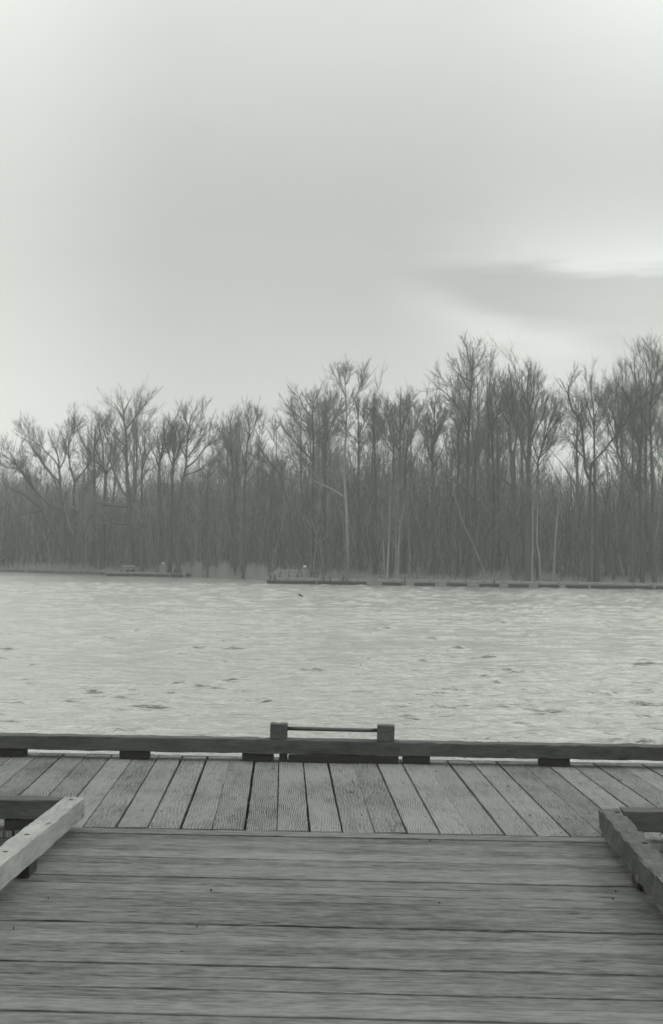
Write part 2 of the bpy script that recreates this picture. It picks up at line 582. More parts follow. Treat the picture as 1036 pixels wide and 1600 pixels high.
# far kerb: two lengths butted at x = 0.135
kb = MB()
kb.timber((-12, 10.955, 0.116), (0.128, 10.955, 0.116), 0.145, 0.108, seed=1, rough=0.0035, seg=240)
kerb = kb.build('kerb_rail', M_KERB, pier)
kerb['label'] = 'dark squared timber kerb along the lake side of the pier, left length'
spacers(kerb, [(x - .11, x + .11) for x in (-3.93, -2.87, -1.91, -4.95, -6, -7, -8, -9, -10, -11)] + [(-1.075, -0.84), (-0.79, -0.735)], 10.897, 11.02, M_BLOCK)
q = MB()
q.timber((-0.72, 10.905, 0.0305), (0.122, 10.905, 0.0305), 0.05, 0.055, seed=77, seg=18, r=0.004, rough=0.002)
q.build('packing_strip', M_BLOCK, kerb)
kb = MB()
kb.timber((0.1285, 10.955, 0.112), (12, 10.955, 0.112), 0.145, 0.106, seed=2, rough=0.0035, seg=240)
kerb2 = kb.build('kerb_rail', M_KERB, pier)
spacers(kerb2, [(0.15, 0.36), (1.19, 1.42), (2.3, 2.5), (3.3, 3.5), (4.3, 4.5), (5.3, 5.5), (6.3, 6.5), (7.3, 7.5), (8.3, 8.5), (9.4, 9.6), (10.5, 10.7), (11.5, 11.7)], 10.897, 11.02, M_BLOCK)
# rod between two blocks on the kerb
mr = empty('mooring_rail', (0, 0, 0))
mr.parent = pier
for (xa, xb, sd_) in ((-0.862, -0.735, 5), (-0.045, 0.088, 6)):
    q = MB()
    q.timber((xa, 10.945, 0.2305), (xb, 10.945, 0.2285), 0.12, 0.116, seed=sd_, seg=5, r=0.006, rough=0.003)
    q.build('end_block', M_KERB, mr)
q = MB()
q.tube([(-0.74, 10.945, 0.250), (-0.4, 10.945, 0.247), (-0.04, 10.945, 0.246)], 0.0155, 12)
q.build('rod', M_IRON, mr, smooth=True)
# near kerbs either side of the walkway
for (xa, xb, sd_, zz) in ((-12, -1.845, 3, 0.120), (1.352, 12, 4, 0.120)):
    kb = MB()
    kb.timber((xa, 8.135, zz), (xb, 8.135, zz), 0.14, 0.118, seed=sd_, rough=0.003, seg=160)
    kk = kb.build('kerb_rail', M_KERB, pier)
    s0 = np.arange(2.04, 12, 0.98) if xa < 0 else np.arange(1.75, 12, 0.98)
    spacers(kk, [((-x - .11, -x + .08) if xa < 0 else (x - .1, x + .1)) for x in s0], 8.07, 8.2, M_BLOCK)
fa = MB()
for (y_, xa, xb) in ((8.09, -12, -1.86), (8.255, -1.85, 1.36), (8.09, 1.37, 12), (11.165, -12, 12)):
    zo_ = 0.037 if y_ > 11 else 0.0
    fa.timber((xa, y_, -0.155 + zo_), (xb, y_, -0.155 + zo_), 0.04, 0.23, seed=int(y_ * 10) + int(xa), seg=40, r=0.004, rough=0.002)
fa.build('fascia_boards', M_FASC, pier)
jo = MB()
for y_ in (8.75, 9.35, 9.95, 10.55):
    jo.box((-12, y_ - .03, -0.27), (12, y_ + .03, -0.042))
jo.build('joists', M_FASC, pier)
for x_ in (-10.5, -7, -3.6, 3.2, 6.6, 10.2):
    for y_ in (8.55, 10.75):
        q = MB()
        q.tube([(x_, y_, -1.6), (x_, y_, -0.043)], 0.11, 14)
        q.build('pile', M_FASC, pier, smooth=True)

nl = MB()
gang = empty('walkway', (0, 0, 0), -ANG)
tag(gang, 'timber walkway of crosswise planks running from the viewer to the pier between two edge beams', 'walkway')
bd = MB()
y_ = 8.215
k = 0
while y_ > -3.5:
    w = rng.choice([0.136, 0.14, 0.145, 0.15])
    gap = rng.choice([0.005, 0.006, 0.007, 0.008])
    yc = y_ - w / 2
    skw = rng.uniform(-.002, .002)
    zt = -0.019 + rng.uniform(-.006, .002)
    bd.timber((-1.86 + rng.uniform(-.01, .01), yc + skw, zt), (1.375 + rng.uniform(-.01, .01), yc - skw, zt + rng.uniform(-.001, .001)), w, 0.038,
              seed=900 + k, rough=0.0012, seg=30, r=0.004, up=(0, rng.uniform(-.02, .02), 1))
    if yc > 3.5:
        for x_ in (-1.55, -0.8, 0.25, 1.1):
            for f_ in (-.3, .3):
                xj = rng.uniform(-.03, .03)
                if rng.random() < 0.10:
                    nl.tube([(x_ + xj, yc + f_ * w, -0.01), (x_ + xj, yc + f_ * w, 0.0025)], rng.uniform(.003, .0042), 7)
    y_ -= w + gap
    k += 1
bd.build('deck_boards', M_GANG, gang)
nl.build('nail_heads', M_HOLE, gang)['kind'] = 'stuff'
for (xc, w, mat, ye, lab, sd_, rf) in ((-1.772, 0.116, M_PALE, 8.185, 'pale squared edge beam with bolt holes', 31, 0.0016),
                                       (1.281, 0.118, M_WORN, 8.125, 'dark worn edge beam with splintered top', 32, 0.007)):
    q = MB()
    q.timber((xc, -3.4, 0.1215), (xc, ye, 0.1215), w, 0.115, seed=sd_, rough=rf, seg=230, r=0.006)
    bm_ = q.build('edge_beam', mat, gang)
    bm_['label'] = lab
    for j, yy in enumerate(np.arange(7.02, -3.4, -0.97)):
        q = MB()
        q.timber((xc - .05, yy, 0.033), (xc + .05, yy, 0.033), 0.16, 0.061, seed=j + 60, seg=3, r=0.004, rough=0.002)
        q.build('spacer_block', M_BLOCK, bm_)
    ylist = (8.09, 7.085, 6.68, 5.6, 4.5) if xc < 0 else (8.03, 7.19, 6.1, 5.0)
    for yy in ylist:
        q = MB()
        q.tube([(xc + (0 if xc < 0 else .03), yy, 0.170), (xc + (0 if xc < 0 else .03), yy, 0.1805)], 0.014, 12)
        q.build('bolt_hole', M_HOLE, bm_)
st = MB()
for xc in (-1.80, -0.8, 0.25, 1.31):
    st.box((xc - .03, -3.4, -0.27), (xc + .03, 8.2, -0.042))
st.build('joists', M_FASC, gang)
for x_ in (-1.62, 1.15):
    for yy in (5.8, 2.2, -1.6):
        q = MB()
        q.tube([(x_, yy, -1.6), (x_, yy, -0.043)], 0.11, 14)
        q.build('pile', M_FASC, gang, smooth=True)

# ------------------------------------------------------------------ far floating docks
def lerp(a, b, t): return a + (b - a) * t


def px(x, y, dist):
    d = FW + (x - 518) / F * CR - (y - 800) / F * CU
    return EYE + d * (dist / d[1])


def far_dock(p0, p1, floats, label, width=2.4, step=0.62, rail=True, deckz=0.31, fh=0.2, posts=()):
    """floats: (t0, t1) fractions of the length that rest on black floats"""
    p0, p1 = np.array(p0, float), np.array(p1, float)
    L = np.linalg.norm(p1 - p0)
    ang = math.atan2(p1[1] - p0[1], p1[0] - p0[0])
    o = empty('floating_dock', (p0[0], p0[1], WZ), ang)
    tag(o, label, 'dock', 'floating docks along the far shore')
    q = MB()
    n = int(L / 0.15)
    q.box((0, 0.03, 0.05), (L, 0.07, deckz - 0.042))
    q.box((0, width - .07, deckz - 0.10), (L, width - .03, deckz - 0.042))
    q.build('frame', M_DOCK, o)
    q = MB()
    for k in range(n):
        q.box((k * L / n + .006, 0, deckz - 0.04), ((k + 1) * L / n - .006, width, deckz + rng.uniform(-.004, .004)))
    q.build('deck_boards', M_DOCK, o)
    for (a, b_) in floats:
        q = MB()
        q.timber((a * L, width * .5, (deckz - 0.102) / 2 - 0.075), (b_ * L, width * .5, (deckz - 0.102) / 2 - 0.075), width + .05, deckz - 0.102 + 0.15, seed=3, seg=2, r=0.04, rough=0.0)
        q.build('float', M_FLOAT, o)
    if rail:
        q = MB()
        q.box((0, 0.02, deckz + 0.035), (L, 0.14, deckz + 0.11))
        kr = q.build('kerb_rail', M_DOCK, o)
        q = MB()
        x_ = 0.1
        while x_ < L - .3:
            q.box((x_, 0.04, deckz + 0.006), (x_ + 0.20, 0.13, deckz + 0.033))
            x_ += step
        q.build('spacer_blocks', M_DARKPOST, kr)['kind'] = 'stuff'
    for (t, h) in posts:
        q = MB()
        q.tube([(t * L, -0.06, -0.5), (t * L, -0.06, deckz + h)], 0.05, 10)
        q.build('post', M_DARKPOST, o, smooth=True)
    return o, L, ang


D0, D1 = (-4.15, 91.8), (26.0, 87.0)


def fx(x): return np.interp(x, [418, 700, 990, 1170], [0, 11.35 / 30.4, 22.95 / 30.4, 1.0])


far_dock(D0, D1, [(fx(a), fx(b_)) for a, b_ in ((419, 498), (500, 545), (549, 579), (604, 636), (655, 687), (706, 738), (757, 788), (802, 834), (848, 881), (890, 925), (929, 1022), (1026, 1060), (1080, 1120), (1130, 1168))],
         'long low dock on black floats across the lake, running to the right edge', 1.25, 1.15,
         posts=[(fx(x), h) for x, h in ((425, .28), (432, .30), (511, .30), (521, .26), (542, .32), (548, .30), (640, .2), (780, .2))])
far_dock((-17.6, 111.2), (-11.2, 109.6), [(0.01, 0.32), (0.34, 0.80), (0.83, 0.98)], 'short low dock with a grey cabinet on it, left of the dry reeds', 2.2, 0.5,
         rail=False, posts=((.83, .35), (.87, .30), (.90, .34), (.95, .28)))
far_dock((-26.6, 124.6), (-23.3, 123.2), [(0.02, 0.98)], 'lone pale dock section lying off the shore at the far left', 2.0, 0.5, rail=False, deckz=0.38)
far_dock((-21.6, 121.6), (-18.2, 119.8), [(0.3, 0.98)], 'narrow dock section close to the bank between the lone section and the cabinet', 1.4, 0.5, rail=False, deckz=0.24)


def cabinet(p, w, h, label, cap=True):
    o = empty('utility_cabinet', p)
    tag(o, label, 'cabinet', 'cabinets on the far docks')
    q = MB()
    q.timber((0, 0, 0.02), (0, 0, h), w, w * .7, seed=8, seg=2, r=0.03, rough=0, up=(0, 1, 0))
    q.build('cabinet_body', M_BOX, o)
    for a, b_, hh in ((-.42, -.36, .8), (.30, .36, .9)):
        q = MB()
        q.box((w * a, -w * .37, 0.1), (w * b_, -w * .35 - .004, h * hh))
        q.build('corner_post', M_DARKPOST, o)
    if cap:
        q = MB()
        q.tube([(0, 0, h), (0, 0, h + .10)], 0.05, 8)
        q.build('neck', M_BOX, o)
        q = MB()
        q.tube([(0, 0, h + .09), (0, 0, h + .17), (0, 0, h + .22)], [0.14, 0.12, 0.04], 14)
        q.build('cap', M_CAP, o, smooth=True)
    return o


dk = WZ + 0.313
pA = px(476, 905, 92.6)
cabinet((pA[0], 92.8, dk), 0.52, 0.66, 'grey cabinet with a small white cap, on the long dock')
pB = px(254, 895, 111)
cabinet((pB[0], 111.3, dk), 0.60, 0.58, 'grey cabinet with a small white cap, on the short dock')


def bench(p, w, label, h=0.5):
    o = empty('bench', p)
    tag(o, label, 'bench', 'benches on the far docks')
    h *= 0.7
    q = MB(); q.box((0, -.2, h - .05), (w, .25, h)); q.build('seat', M_DOCK, o)
    q = MB(); q.box((0, .26, h + .1), (w, .30, h + .24)); q.build('backrest', M_DOCK, o)
    for t in (0.04, 0.5, 0.96):
        q = MB(); q.box((w * t - .04, -.15, 0.006), (w * t + .04, .24, h - .052)); q.box((w * t - .03, .302, 0.006), (w * t + .03, .34, h + .2)); q.build('leg', M_DARKPOST, o)
    return o


pC = px(436, 905, 92.6)
bench((pC[0], 92.9, dk), 1.25, 'low slatted bench on the long dock beside its cabinet')
pD = px(187, 895, 111)
bench((pD[0], 111.6, dk), 1.05, 'low slatted bench at the left end of the short dock', 0.42)
pE = px(485, 905, 92.6)
o = empty('low_railing', (pE[0], 92.7, dk))
tag(o, 'short dark railing on the long dock, just right of the white-capped cabinet', 'railing')
q = MB(); q.box((0, 0, .34), (0.5, .05, .40)); q.box((0, 0, .18), (0.5, .05, .22)); q.build('rail', M_DARKPOST, o)
for t in (0.02, .24, .46):
    q = MB(); q.box((t - .02, .052, 0.006), (t + .04, .1, .46)); q.build('post', M_DARKPOST, o)

# bits afloat and on the bank
q = MB()
q.tube([(-0.16, 0, 0.16), (-0.06, 0.02, 0.085), (0.05, 0.03, 0.02), (0.28, 0.05, -0.05)], [0.028, 0.05, 0.05, 0.03], 9)
q.tube([(-0.03, 0.02, 0.06), (0.0, -0.02, 0.15)], [0.02, 0.008], 6)
pF = px(470, 931, 67)
o = q.build('driftwood', M_LOG, None, True, (pF[0], 67.0, WZ))
o.scale = (0.75,) * 3
tag(o, 'small dark stub of driftwood afloat in front of the long dock', 'driftwood')
q = MB()
gz = float(terrain(-28.5, 127.0))
q.tube([(-1.5, 0, -0.1), (-0.6, 0, 0.45), (0.0, 0, 0.85), (0.32, 0.05, 0.75), (0.42, .05, 0.35), (0.40, .05, -0.1)], [0.12, 0.16, 0.17, 0.17, 0.15, 0.16], 9)
tag(q.build('fallen_log', M_LOG, None, True, (-28.9, 127.0, gz)), 'dark bent fallen log on the bank at the far left edge', 'log')

# ------------------------------------------------------------------ trees
def tubes_mesh(parts, mat, name):
    """parts: list of (P(N,K,3), R(N,K), sides) -> one mesh"""
    vs, qs, base = [], [], 0
    for P, Rr, s in parts:
        n, K, _ = P.shape
        t = P[:, -1] - P[:, 0]
        t = t / np.linalg.norm(t, axis=1, keepdims=True)
        ref = np.where(np.abs(t[:, 2:3]) > 0.7, np.array([[1.0, 0, 0]]), np.array([[0, 0, 1.0]]))
        a = np.cross(t, ref); a /= np.linalg.norm(a, axis=1, keepdims=True)
        b = np.cross(t, a)
        th = np.arange(s) * 2 * PI / s
        ring = np.cos(th)[None, :, None] * a[:, None] + np.sin(th)[None, :, None] * b[:, None]
        v = P[:, :, None, :] + Rr[:, :, None, None] * ring[:, None]
        vs.append(v.reshape(-1, 3))
        i = np.arange(n)[:, None, None] * (K * s) + np.arange(K - 1)[None, :, None] * s
        j = np.arange(s)[None, None, :]
        j2 = (j + 1) % s
        q = np.stack([i + j, i + j2, i + s + j2, i + s + j], -1).reshape(-1, 4) + base
        qs.append(q)
        base += n * K * s
    me = bpy.data.meshes.new(name)
    fill(me, np.concatenate(vs), np.concatenate(qs))
    me.polygons.foreach_set('use_smooth', np.ones(len(me.polygons), bool))
    me.materials.append(mat)
    return me


def resample(pts, K, rg=None, wob=0.0):
    """Catmull-Rom through pts, K even samples"""
    P = np.asarray(pts, float)
    if len(P) == 2:
        t = np.linspace(0, 1, K)[:, None]
        C = P[0] * (1 - t) + P[1] * t
    else:
        Q = np.concatenate([[2 * P[0] - P[1]], P, [2 * P[-1] - P[-2]]])
        C = []
        for i in range(len(P) - 1):
            p0, p1, p2, p3 = Q[i:i + 4]
            for t in np.linspace(0, 1, 8, endpoint=False):
                C.append(0.5 * (2 * p1 + (p2 - p0) * t + (2 * p0 - 5 * p1 + 4 * p2 - p3) * t * t + (3 * p1 - p0 - 3 * p2 + p3) * t ** 3))
        C.append(P[-1])
        C = np.array(C)
        d = np.concatenate([[0], np.cumsum(np.linalg.norm(np.diff(C, axis=0), axis=1))])
        C = np.stack([np.interp(np.linspace(0, d[-1], K), d, C[:, k]) for k in range(3)], 1)
    if rg is not None and wob:
        L = np.linalg.norm(C[-1] - C[0])
        n = np.cumsum(rg.normal(0, 1, (K, 3)), 0) * wob * L / K
        n -= np.linspace(0, 1, K)[:, None] * n[-1]
        C = C + n
    return C


def sprout(rg, P, Rr, M, t0, t1, ang, angsd, length, lsd, K, trop, wig, rf, rmax, rtip, shrink=0.5, tpow=1.0):
    """M children on the polylines P: picked by length, leaving at an angle, bending to the light"""
    n, k, _ = P.shape
    seg = np.linalg.norm(np.diff(P, axis=1), axis=2).sum(1)
    idx = rg.choice(n, M, p=seg / seg.sum())
    t = t0 + (t1 - t0) * rg.uniform(0, 1, M) ** tpow
    f = t * (k - 1)
    i = np.minimum(f.astype(int), k - 2)
    w = (f - i)[:, None]
    st = P[idx, i] * (1 - w) + P[idx, i + 1] * w
    rp = Rr[idx, i] * (1 - w[:, 0]) + Rr[idx, i + 1] * w[:, 0]
    tan = P[idx, i + 1] - P[idx, i]
    tan /= np.linalg.norm(tan, axis=1, keepdims=True)
    rv = rg.normal(0, 1, (M, 3))
    rv -= (rv * tan).sum(1, keepdims=True) * tan
    rv /= np.linalg.norm(rv, axis=1, keepdims=True)
    a = np.radians(rg.normal(ang, angsd, M))[:, None]
    d = tan * np.cos(a) + rv * np.sin(a)
    L = length * np.exp(rg.normal(0, lsd, M)) * (1 - shrink * t) * np.clip(seg / seg.mean(), 0.45, 1.05)[idx]
    pts = [st]
    cur = d
    for q in range(K - 1):
        cur = cur + np.array([0, 0, 1.0]) * trop / (K - 1) + rg.normal(0, wig, (M, 3))
        cur = cur / np.linalg.norm(cur, axis=1, keepdims=True)
        pts.append(pts[-1] + cur * (L / (K - 1))[:, None])
    C = np.stack(pts, 1)
    r0 = np.minimum(rp * rf, rmax)
    r0 = np.maximum(r0, rtip * 1.3)
    rr = r0[:, None] + (rtip - r0)[:, None] * np.linspace(0, 1, K)[None] ** 0.8
    return C, rr


def crown_parts(rg, limbs, lr, size, dens=1.0, up=0.5, droop=0.0, ang=34):
    """limbs (N,K,3) radii -> branches, sub-branches, twigs;  size = crown scale in metres"""
    nB = int(54 * dens)
    B, br = sprout(rg, limbs, lr, nB, 0.30, 0.96, ang, 12, size * 0.48, 0.3, 6, up * 1.0, 0.06, 0.5, 0.042, 0.010, 0.72)
    allp = [(B, br, 4)]
    nC = int(270 * dens)
    C_, cr_ = sprout(rg, B, br, nC, 0.1, 1.0, 29, 11, size * 0.21, 0.35, 5, up * 0.9, 0.08, 0.6, 0.016, 0.006, 0.5)
    allp.append((C_, cr_, 3))
    nD = int(1750 * dens)
    D_, dr_ = sprout(rg, C_, cr_, nD, 0.05, 1.0, 28, 12, size * 0.10, 0.35, 3, up * 0.6, 0.10, 0.8, 0.0058, 0.0034, 0.3)
    allp.append((D_, dr_, 3))
    return allp


def put_tree(name, loc, trunk, crown, mt, mc, label, group=None):
    o = empty(name, loc)
    tag(o, label, 'tree', group)
    t = bpy.data.objects.new('trunk', tubes_mesh(trunk, mt, 'trunk'))
    COL.objects.link(t); t.parent = o
    c = bpy.data.objects.new('crown', tubes_mesh(crown, mc, 'crown'))
    COL.objects.link(c); c.parent = o
    return o


def copy_tree(src, loc, rz, sc, label, group):
    r = src.copy()
    COL.objects.link(r)
    r.location = loc
    r.rotation_euler = (0, 0, rz)
    r.scale = sc
    r['label'] = label
    r['group'] = group
    for ch in src.children:
        c = ch.copy()
        COL.objects.link(c)
        c.parent = r
    return r


VIEW = {'A': (0, 580, .25097), 'B': (230, 580, .25097), 'C': (430, 520, .2606), 'D': (640, 500, .26887), 'E': (820, 510, .26245), 'P': (0, 0, 1.0)}


def hero(view, D, wpx, trunk, limbs, label, dens=1.0, pale=False, seed=0, extra=8, size=None, up=0.45, tipr=0.02, top=None, ext_t0=0.55, halfpale=False, name='bare_tree'):
    """a tree whose trunk and main limbs follow the photo; depth, branches and twigs are its own"""
    rg = np.random.default_rng(seed + 100)
    ox, oy, k = VIEW[view]
    ytip = min(oy + y * k for _, y in trunk)
    sink = min(14.0, 0.05 * (900 - ytip)) + 16 * min(1.0, max(0.0, (640 - ytip) / 90))

    def to3(pts, y0, slope):
        P = []
        base = None
        for j, (x, y) in enumerate(pts):
            X_, Y_ = ox + x * k, oy + y * k
            Y_ += sink * min(1.15, max(0.0, (800 - Y_) / max(60.0, 800 - ytip))) ** 2   # room for the twigs above the traced limb
            if base is None:
                base = (X_, Y_)
            dd = math.hypot(X_ - base[0], Y_ - base[1]) / F * D
            P.append(px(X_, Y_, y0 + slope * dd))
        return np.array(P)
    T = to3(trunk, D, rg.normal(0, 0.06))
    gz = float(terrain(T[0][0], D)) - 0.15
    if T[0][2] > gz + 0.6:
        T = np.concatenate([[[T[0][0] + (T[0][0] - T[1][0]) * 0.3, D, gz]], T])
    else:
        T[0][2] = gz
    loc = T[0].copy()
    K0 = 22
    tp = resample(T, K0, rg, 0.012)
    Ht = tp[-1][2] - tp[0][2]
    r0 = wpx / F * D * 0.5
    s = np.linspace(0, 1, K0)
    tr = r0 * (1 - 0.12 * s) * (1 - s ** 1.6) + tipr * s ** 0.5 + r0 * 0.45 * np.exp(-s * K0 * 0.9)
    limb_p, limb_r = [], []
    KL = 9
    for lp in limbs:
        L0 = to3(lp, D, 0)
        j = int(np.argmin(np.linalg.norm(tp - L0[0], axis=1)))
        yb = tp[j][1]
        L0 = to3(lp, yb, rg.choice([-1, 1]) * rg.uniform(0.15, 0.6))
        dist = np.linalg.norm(tp[j] - L0[0])
        rr = min(max(tr[j] * 0.8, r0 * .35), r0 * 0.66) if dist < 0.8 else r0 * 0.30
        if dist < 0.8:
            L0[0] = tp[j]
        C = resample(L0, KL, rg, 0.02)
        limb_p.append(C)
        limb_r.append(rr + (0.014 - rr) * np.linspace(0, 1, KL) ** 1.1)
    size = (size or Ht * 0.5) * 0.88
    if extra:
        E_, er = sprout(rg, tp[None], tr[None], extra, ext_t0, 0.97, 36, 9, size * 0.6, 0.25, KL, 0.45, 0.07, 0.5, r0 * 0.4, 0.014, 0.85)
        limb_p += list(E_)
        limb_r += list(er)
    ltop = np.stack([np.interp(np.linspace(ext_t0, 1, KL), s, tp[:, q]) for q in range(3)], 1)
    limb_p.append(ltop)
    limb_r.append(np.interp(np.linspace(ext_t0, 1, KL), s, tr) * 0.7)
    LP, LR = np.stack(limb_p), np.stack(limb_r)
    crown = crown_parts(rg, LP, LR, size, dens, up)
    crown = [(p - loc, r_, n_) for p, r_, n_ in crown]
    trunkp = [((tp - loc)[None], tr[None], 9), (LP - loc, LR, 5)]
    mt = M_PALEBARK if pale else M_BARK
    mc = (M_PALETWIG if (pale and not halfpale) else M_TWIG)
    if halfpale:
        mc = M_PALETWIG
    return put_tree(name, tuple(loc), trunkp, crown, mt, mc, label)


SKX = np.array([-700, -200, 0, 50, 100, 150, 190, 230, 260, 290, 330, 360, 390, 420, 450, 465, 490, 520, 545, 570, 600, 640, 670, 690, 720, 745, 760, 780, 800, 830, 860, 880, 890, 920, 950, 980, 1000, 1020, 1036, 1200, 1700])
SKY = np.array([660, 650, 660, 635, 625, 630, 598, 605, 640, 630, 640, 635, 630, 640, 650, 600, 590, 590, 540, 570, 605, 600, 620, 570, 525, 515, 540, 545, 535, 550, 580, 610, 565, 560, 545, 550, 540, 525, 525, 540, 560])

# --- trees one can pick out in the photograph
hero('A', 122, 5.0, [(415, 1225), (360, 1075), (300, 950), (255, 860), (170, 780), (90, 730), (20, 690)], [[(255, 860), (170, 885), (90, 900)], [(270, 890), (250, 800), (200, 720), (150, 640)]],
     'thin bare tree leaning hard left at the far left, its top below the skyline', 0.6, seed=1, extra=5, size=4.5)
hero('A', 121, 6.5, [(445, 1215), (425, 1070), (400, 950), (388, 880), (330, 850), (270, 800), (200, 715), (140, 625), (95, 555), (40, 500), (0, 465)],
     [[(140, 625), (110, 590), (40, 580), (0, 550)], [(200, 715), (160, 600), (120, 560)], [(95, 555), (70, 480), (30, 420)]],
     'bare tree bent like an elbow to the left near the left edge', 0.9, seed=2, extra=4, size=5.5)
hero('A', 123, 6.5, [(395, 1215), (398, 960), (385, 850), (376, 700), (370, 590), (355, 480), (320, 390), (295, 335)],
     [[(370, 590), (340, 540), (250, 440), (170, 370), (100, 320)], [(370, 590), (400, 530), (420, 450), (430, 370)], [(330, 680), (290, 600), (230, 490), (150, 370)], [(385, 850), (330, 650), (260, 540), (230, 480)]],
     'spreading bare tree with a forked crown, second crown from the left edge', 1.2, seed=3, extra=6, size=6.0)
hero('A', 121, 5.0, [(462, 1210), (462, 900), (457, 780), (466, 690), (440, 600), (427, 450), (455, 310), (460, 230)],
     [[(466, 690), (500, 640), (560, 560), (600, 500), (610, 420)], [(427, 450), (420, 370), (400, 300)], [(427, 450), (450, 380), (500, 280)]],
     'slim bare tree forking in a wide V, left of the tallest left-hand crowns', 0.9, seed=4, extra=4, size=5.0)
hero('A', 120, 4.5, [(515, 1215), (512, 1000), (520, 750), (580, 655), (600, 580)], [[(520, 750), (490, 680), (470, 640)]], 'short dark bare tree with one limb crooked to the right, among the left trees', 0.5, seed=5, extra=4, size=3.5)
hero('A', 119, 7.0, [(640, 1215), (648, 850), (655, 620), (600, 545), (540, 465), (490, 350), (480, 280)],
     [[(655, 620), (700, 580), (750, 490), (790, 430)], [(620, 570), (590, 430), (600, 330)], [(625, 560), (640, 440), (620, 330), (600, 240)], [(655, 620), (690, 460), (650, 350), (640, 260)]],
     'bare tree with many upright limbs, just left of the tallest crown on the left', 1.3, seed=6, extra=5, size=5.5)
hero('A', 116, 9.0, [(808, 1225), (806, 1000), (800, 800), (790, 600), (785, 400), (772, 250), (760, 130), (755, 70)],
     [[(780, 450), (740, 400), (690, 340), (660, 270)], [(790, 350), (860, 210), (920, 110), (950, 80)], [(785, 400), (820, 330), (850, 190), (850, 110)], [(775, 250), (740, 180), (700, 110)], [(800, 810), (770, 760), (720, 650), (680, 530), (650, 440)],
      [(805, 960), (740, 950), (620, 910), (560, 900)], [(806, 830), (740, 840), (640, 830), (570, 810)], [(770, 200), (800, 120), (820, 70)]],
     'big dark bare tree, tallest on the left side, with low limbs sweeping left', 1.35, seed=7, extra=8, size=6.0)
hero('A', 115, 6.0, [(880, 1225), (880, 900), (885, 620), (898, 530), (903, 400), (904, 255)], [[(890, 580), (930, 480), (990, 400)], [(895, 545), (860, 420), (830, 340)]],
     'bare tree with a straight pointed tip, right of the tallest left tree', 0.7, seed=8, extra=6, size=4.0)
hero('A', 114, 6.5, [(985, 1225), (985, 930), (990, 600), (1015, 430), (1022, 320), (1010, 230)], [[(990, 620), (960, 490), (930, 420)], [(1000, 520), (1040, 420), (1060, 330)]],
     'bare tree with close upright limbs, left of the fan-shaped group', 1.0, seed=9, extra=8, size=5.0)
hero('B', 112, 6.5, [(140, 1225), (150, 930), (160, 600), (175, 400), (180, 260)], [[(165, 560), (210, 430), (240, 300)], [(160, 600), (120, 450), (100, 330)]],
     'straight bare tree at the left of the fan-shaped group', 1.1, seed=10, extra=8, size=5.0)
hero('B', 111, 7.0, [(190, 1225), (205, 760), (240, 600), (250, 400), (268, 260), (285, 180)],
     [[(240, 615), (300, 540), (370, 440), (470, 365)], [(235, 640), (330, 600), (400, 520)], [(250, 520), (330, 400), (375, 270)], [(250, 430), (310, 300), (340, 210)], [(245, 560), (210, 430), (200, 300)], [(260, 330), (235, 250), (220, 200)]],
     'bare tree fanning out to the right like a broom, left of centre', 1.3, seed=11, extra=6, size=5.5)
hero('B', 109, 4.0, [(375, 1225), (375, 900), (376, 620), (350, 560)], [[(376, 620), (395, 560), (400, 520)], [(376, 640), (430, 580), (465, 510)]], 'small bare tree standing right of the broom-shaped tree', 0.5, seed=12, extra=6, size=3.2)
hero('B', 108, 4.5, [(545, 1225), (540, 740), (535, 620), (525, 480), (520, 330), (515, 250)], [[(530, 540), (490, 440), (470, 350)], [(525, 440), (560, 340), (570, 280)]], 'slender bare tree left of the twin upright trees left of centre', 0.9, seed=13, extra=7, size=4.2)
hero('B', 107, 5.0, [(600, 1225), (606, 760), (612, 640), (620, 450), (640, 330), (615, 210), (610, 180)], [[(625, 430), (660, 320), (690, 220)], [(612, 560), (580, 440), (575, 330)], [(612, 640), (660, 540), (690, 480)]],
     'slender bare tree with a brush-like top midway between the broom-shaped tree and the centre', 1.1, seed=14, extra=8, size=4.6)
hero('B', 106, 4.5, [(890, 1225), (888, 870), (850, 720), (820, 610), (730, 500), (680, 395)], [[(815, 600), (805, 430), (808, 320), (800, 250)], [(850, 720), (790, 660), (740, 630)]],
     'bare tree leaning left with a forked top, beside the dark feather-shaped tree', 0.9, seed=15, extra=5, size=4.4)
hero('C', 104, 5.5, [(225, 1420), (226, 1000), (228, 700), (226, 580), (225, 400), (240, 320), (262, 262)],
     [[(222, 740), (180, 700), (130, 640), (60, 565)], [(222, 545), (170, 480), (110, 410), (70, 370)], [(225, 600), (170, 540), (110, 480)], [(226, 440), (180, 400), (140, 300)], [(230, 660), (290, 590), (320, 560)], [(228, 590), (290, 510), (350, 420), (385, 370)], [(226, 420), (200, 350), (170, 290)]],
     'dark feather-shaped bare tree with limbs stepping out to the left, left of centre', 1.5, seed=16, extra=7, size=4.6)
hero('C', 104, 4.5, [(295, 1420), (296, 1000), (300, 700), (310, 605), (345, 490), (385, 390), (420, 350)], [[(310, 605), (290, 500), (240, 380)], [(315, 600), (380, 555), (420, 530)], [(330, 530), (350, 430), (345, 350)]],
     'dark bare tree with its crown curving right, beside the tall pale-topped tree', 1.0, seed=17, extra=5, size=4.0)
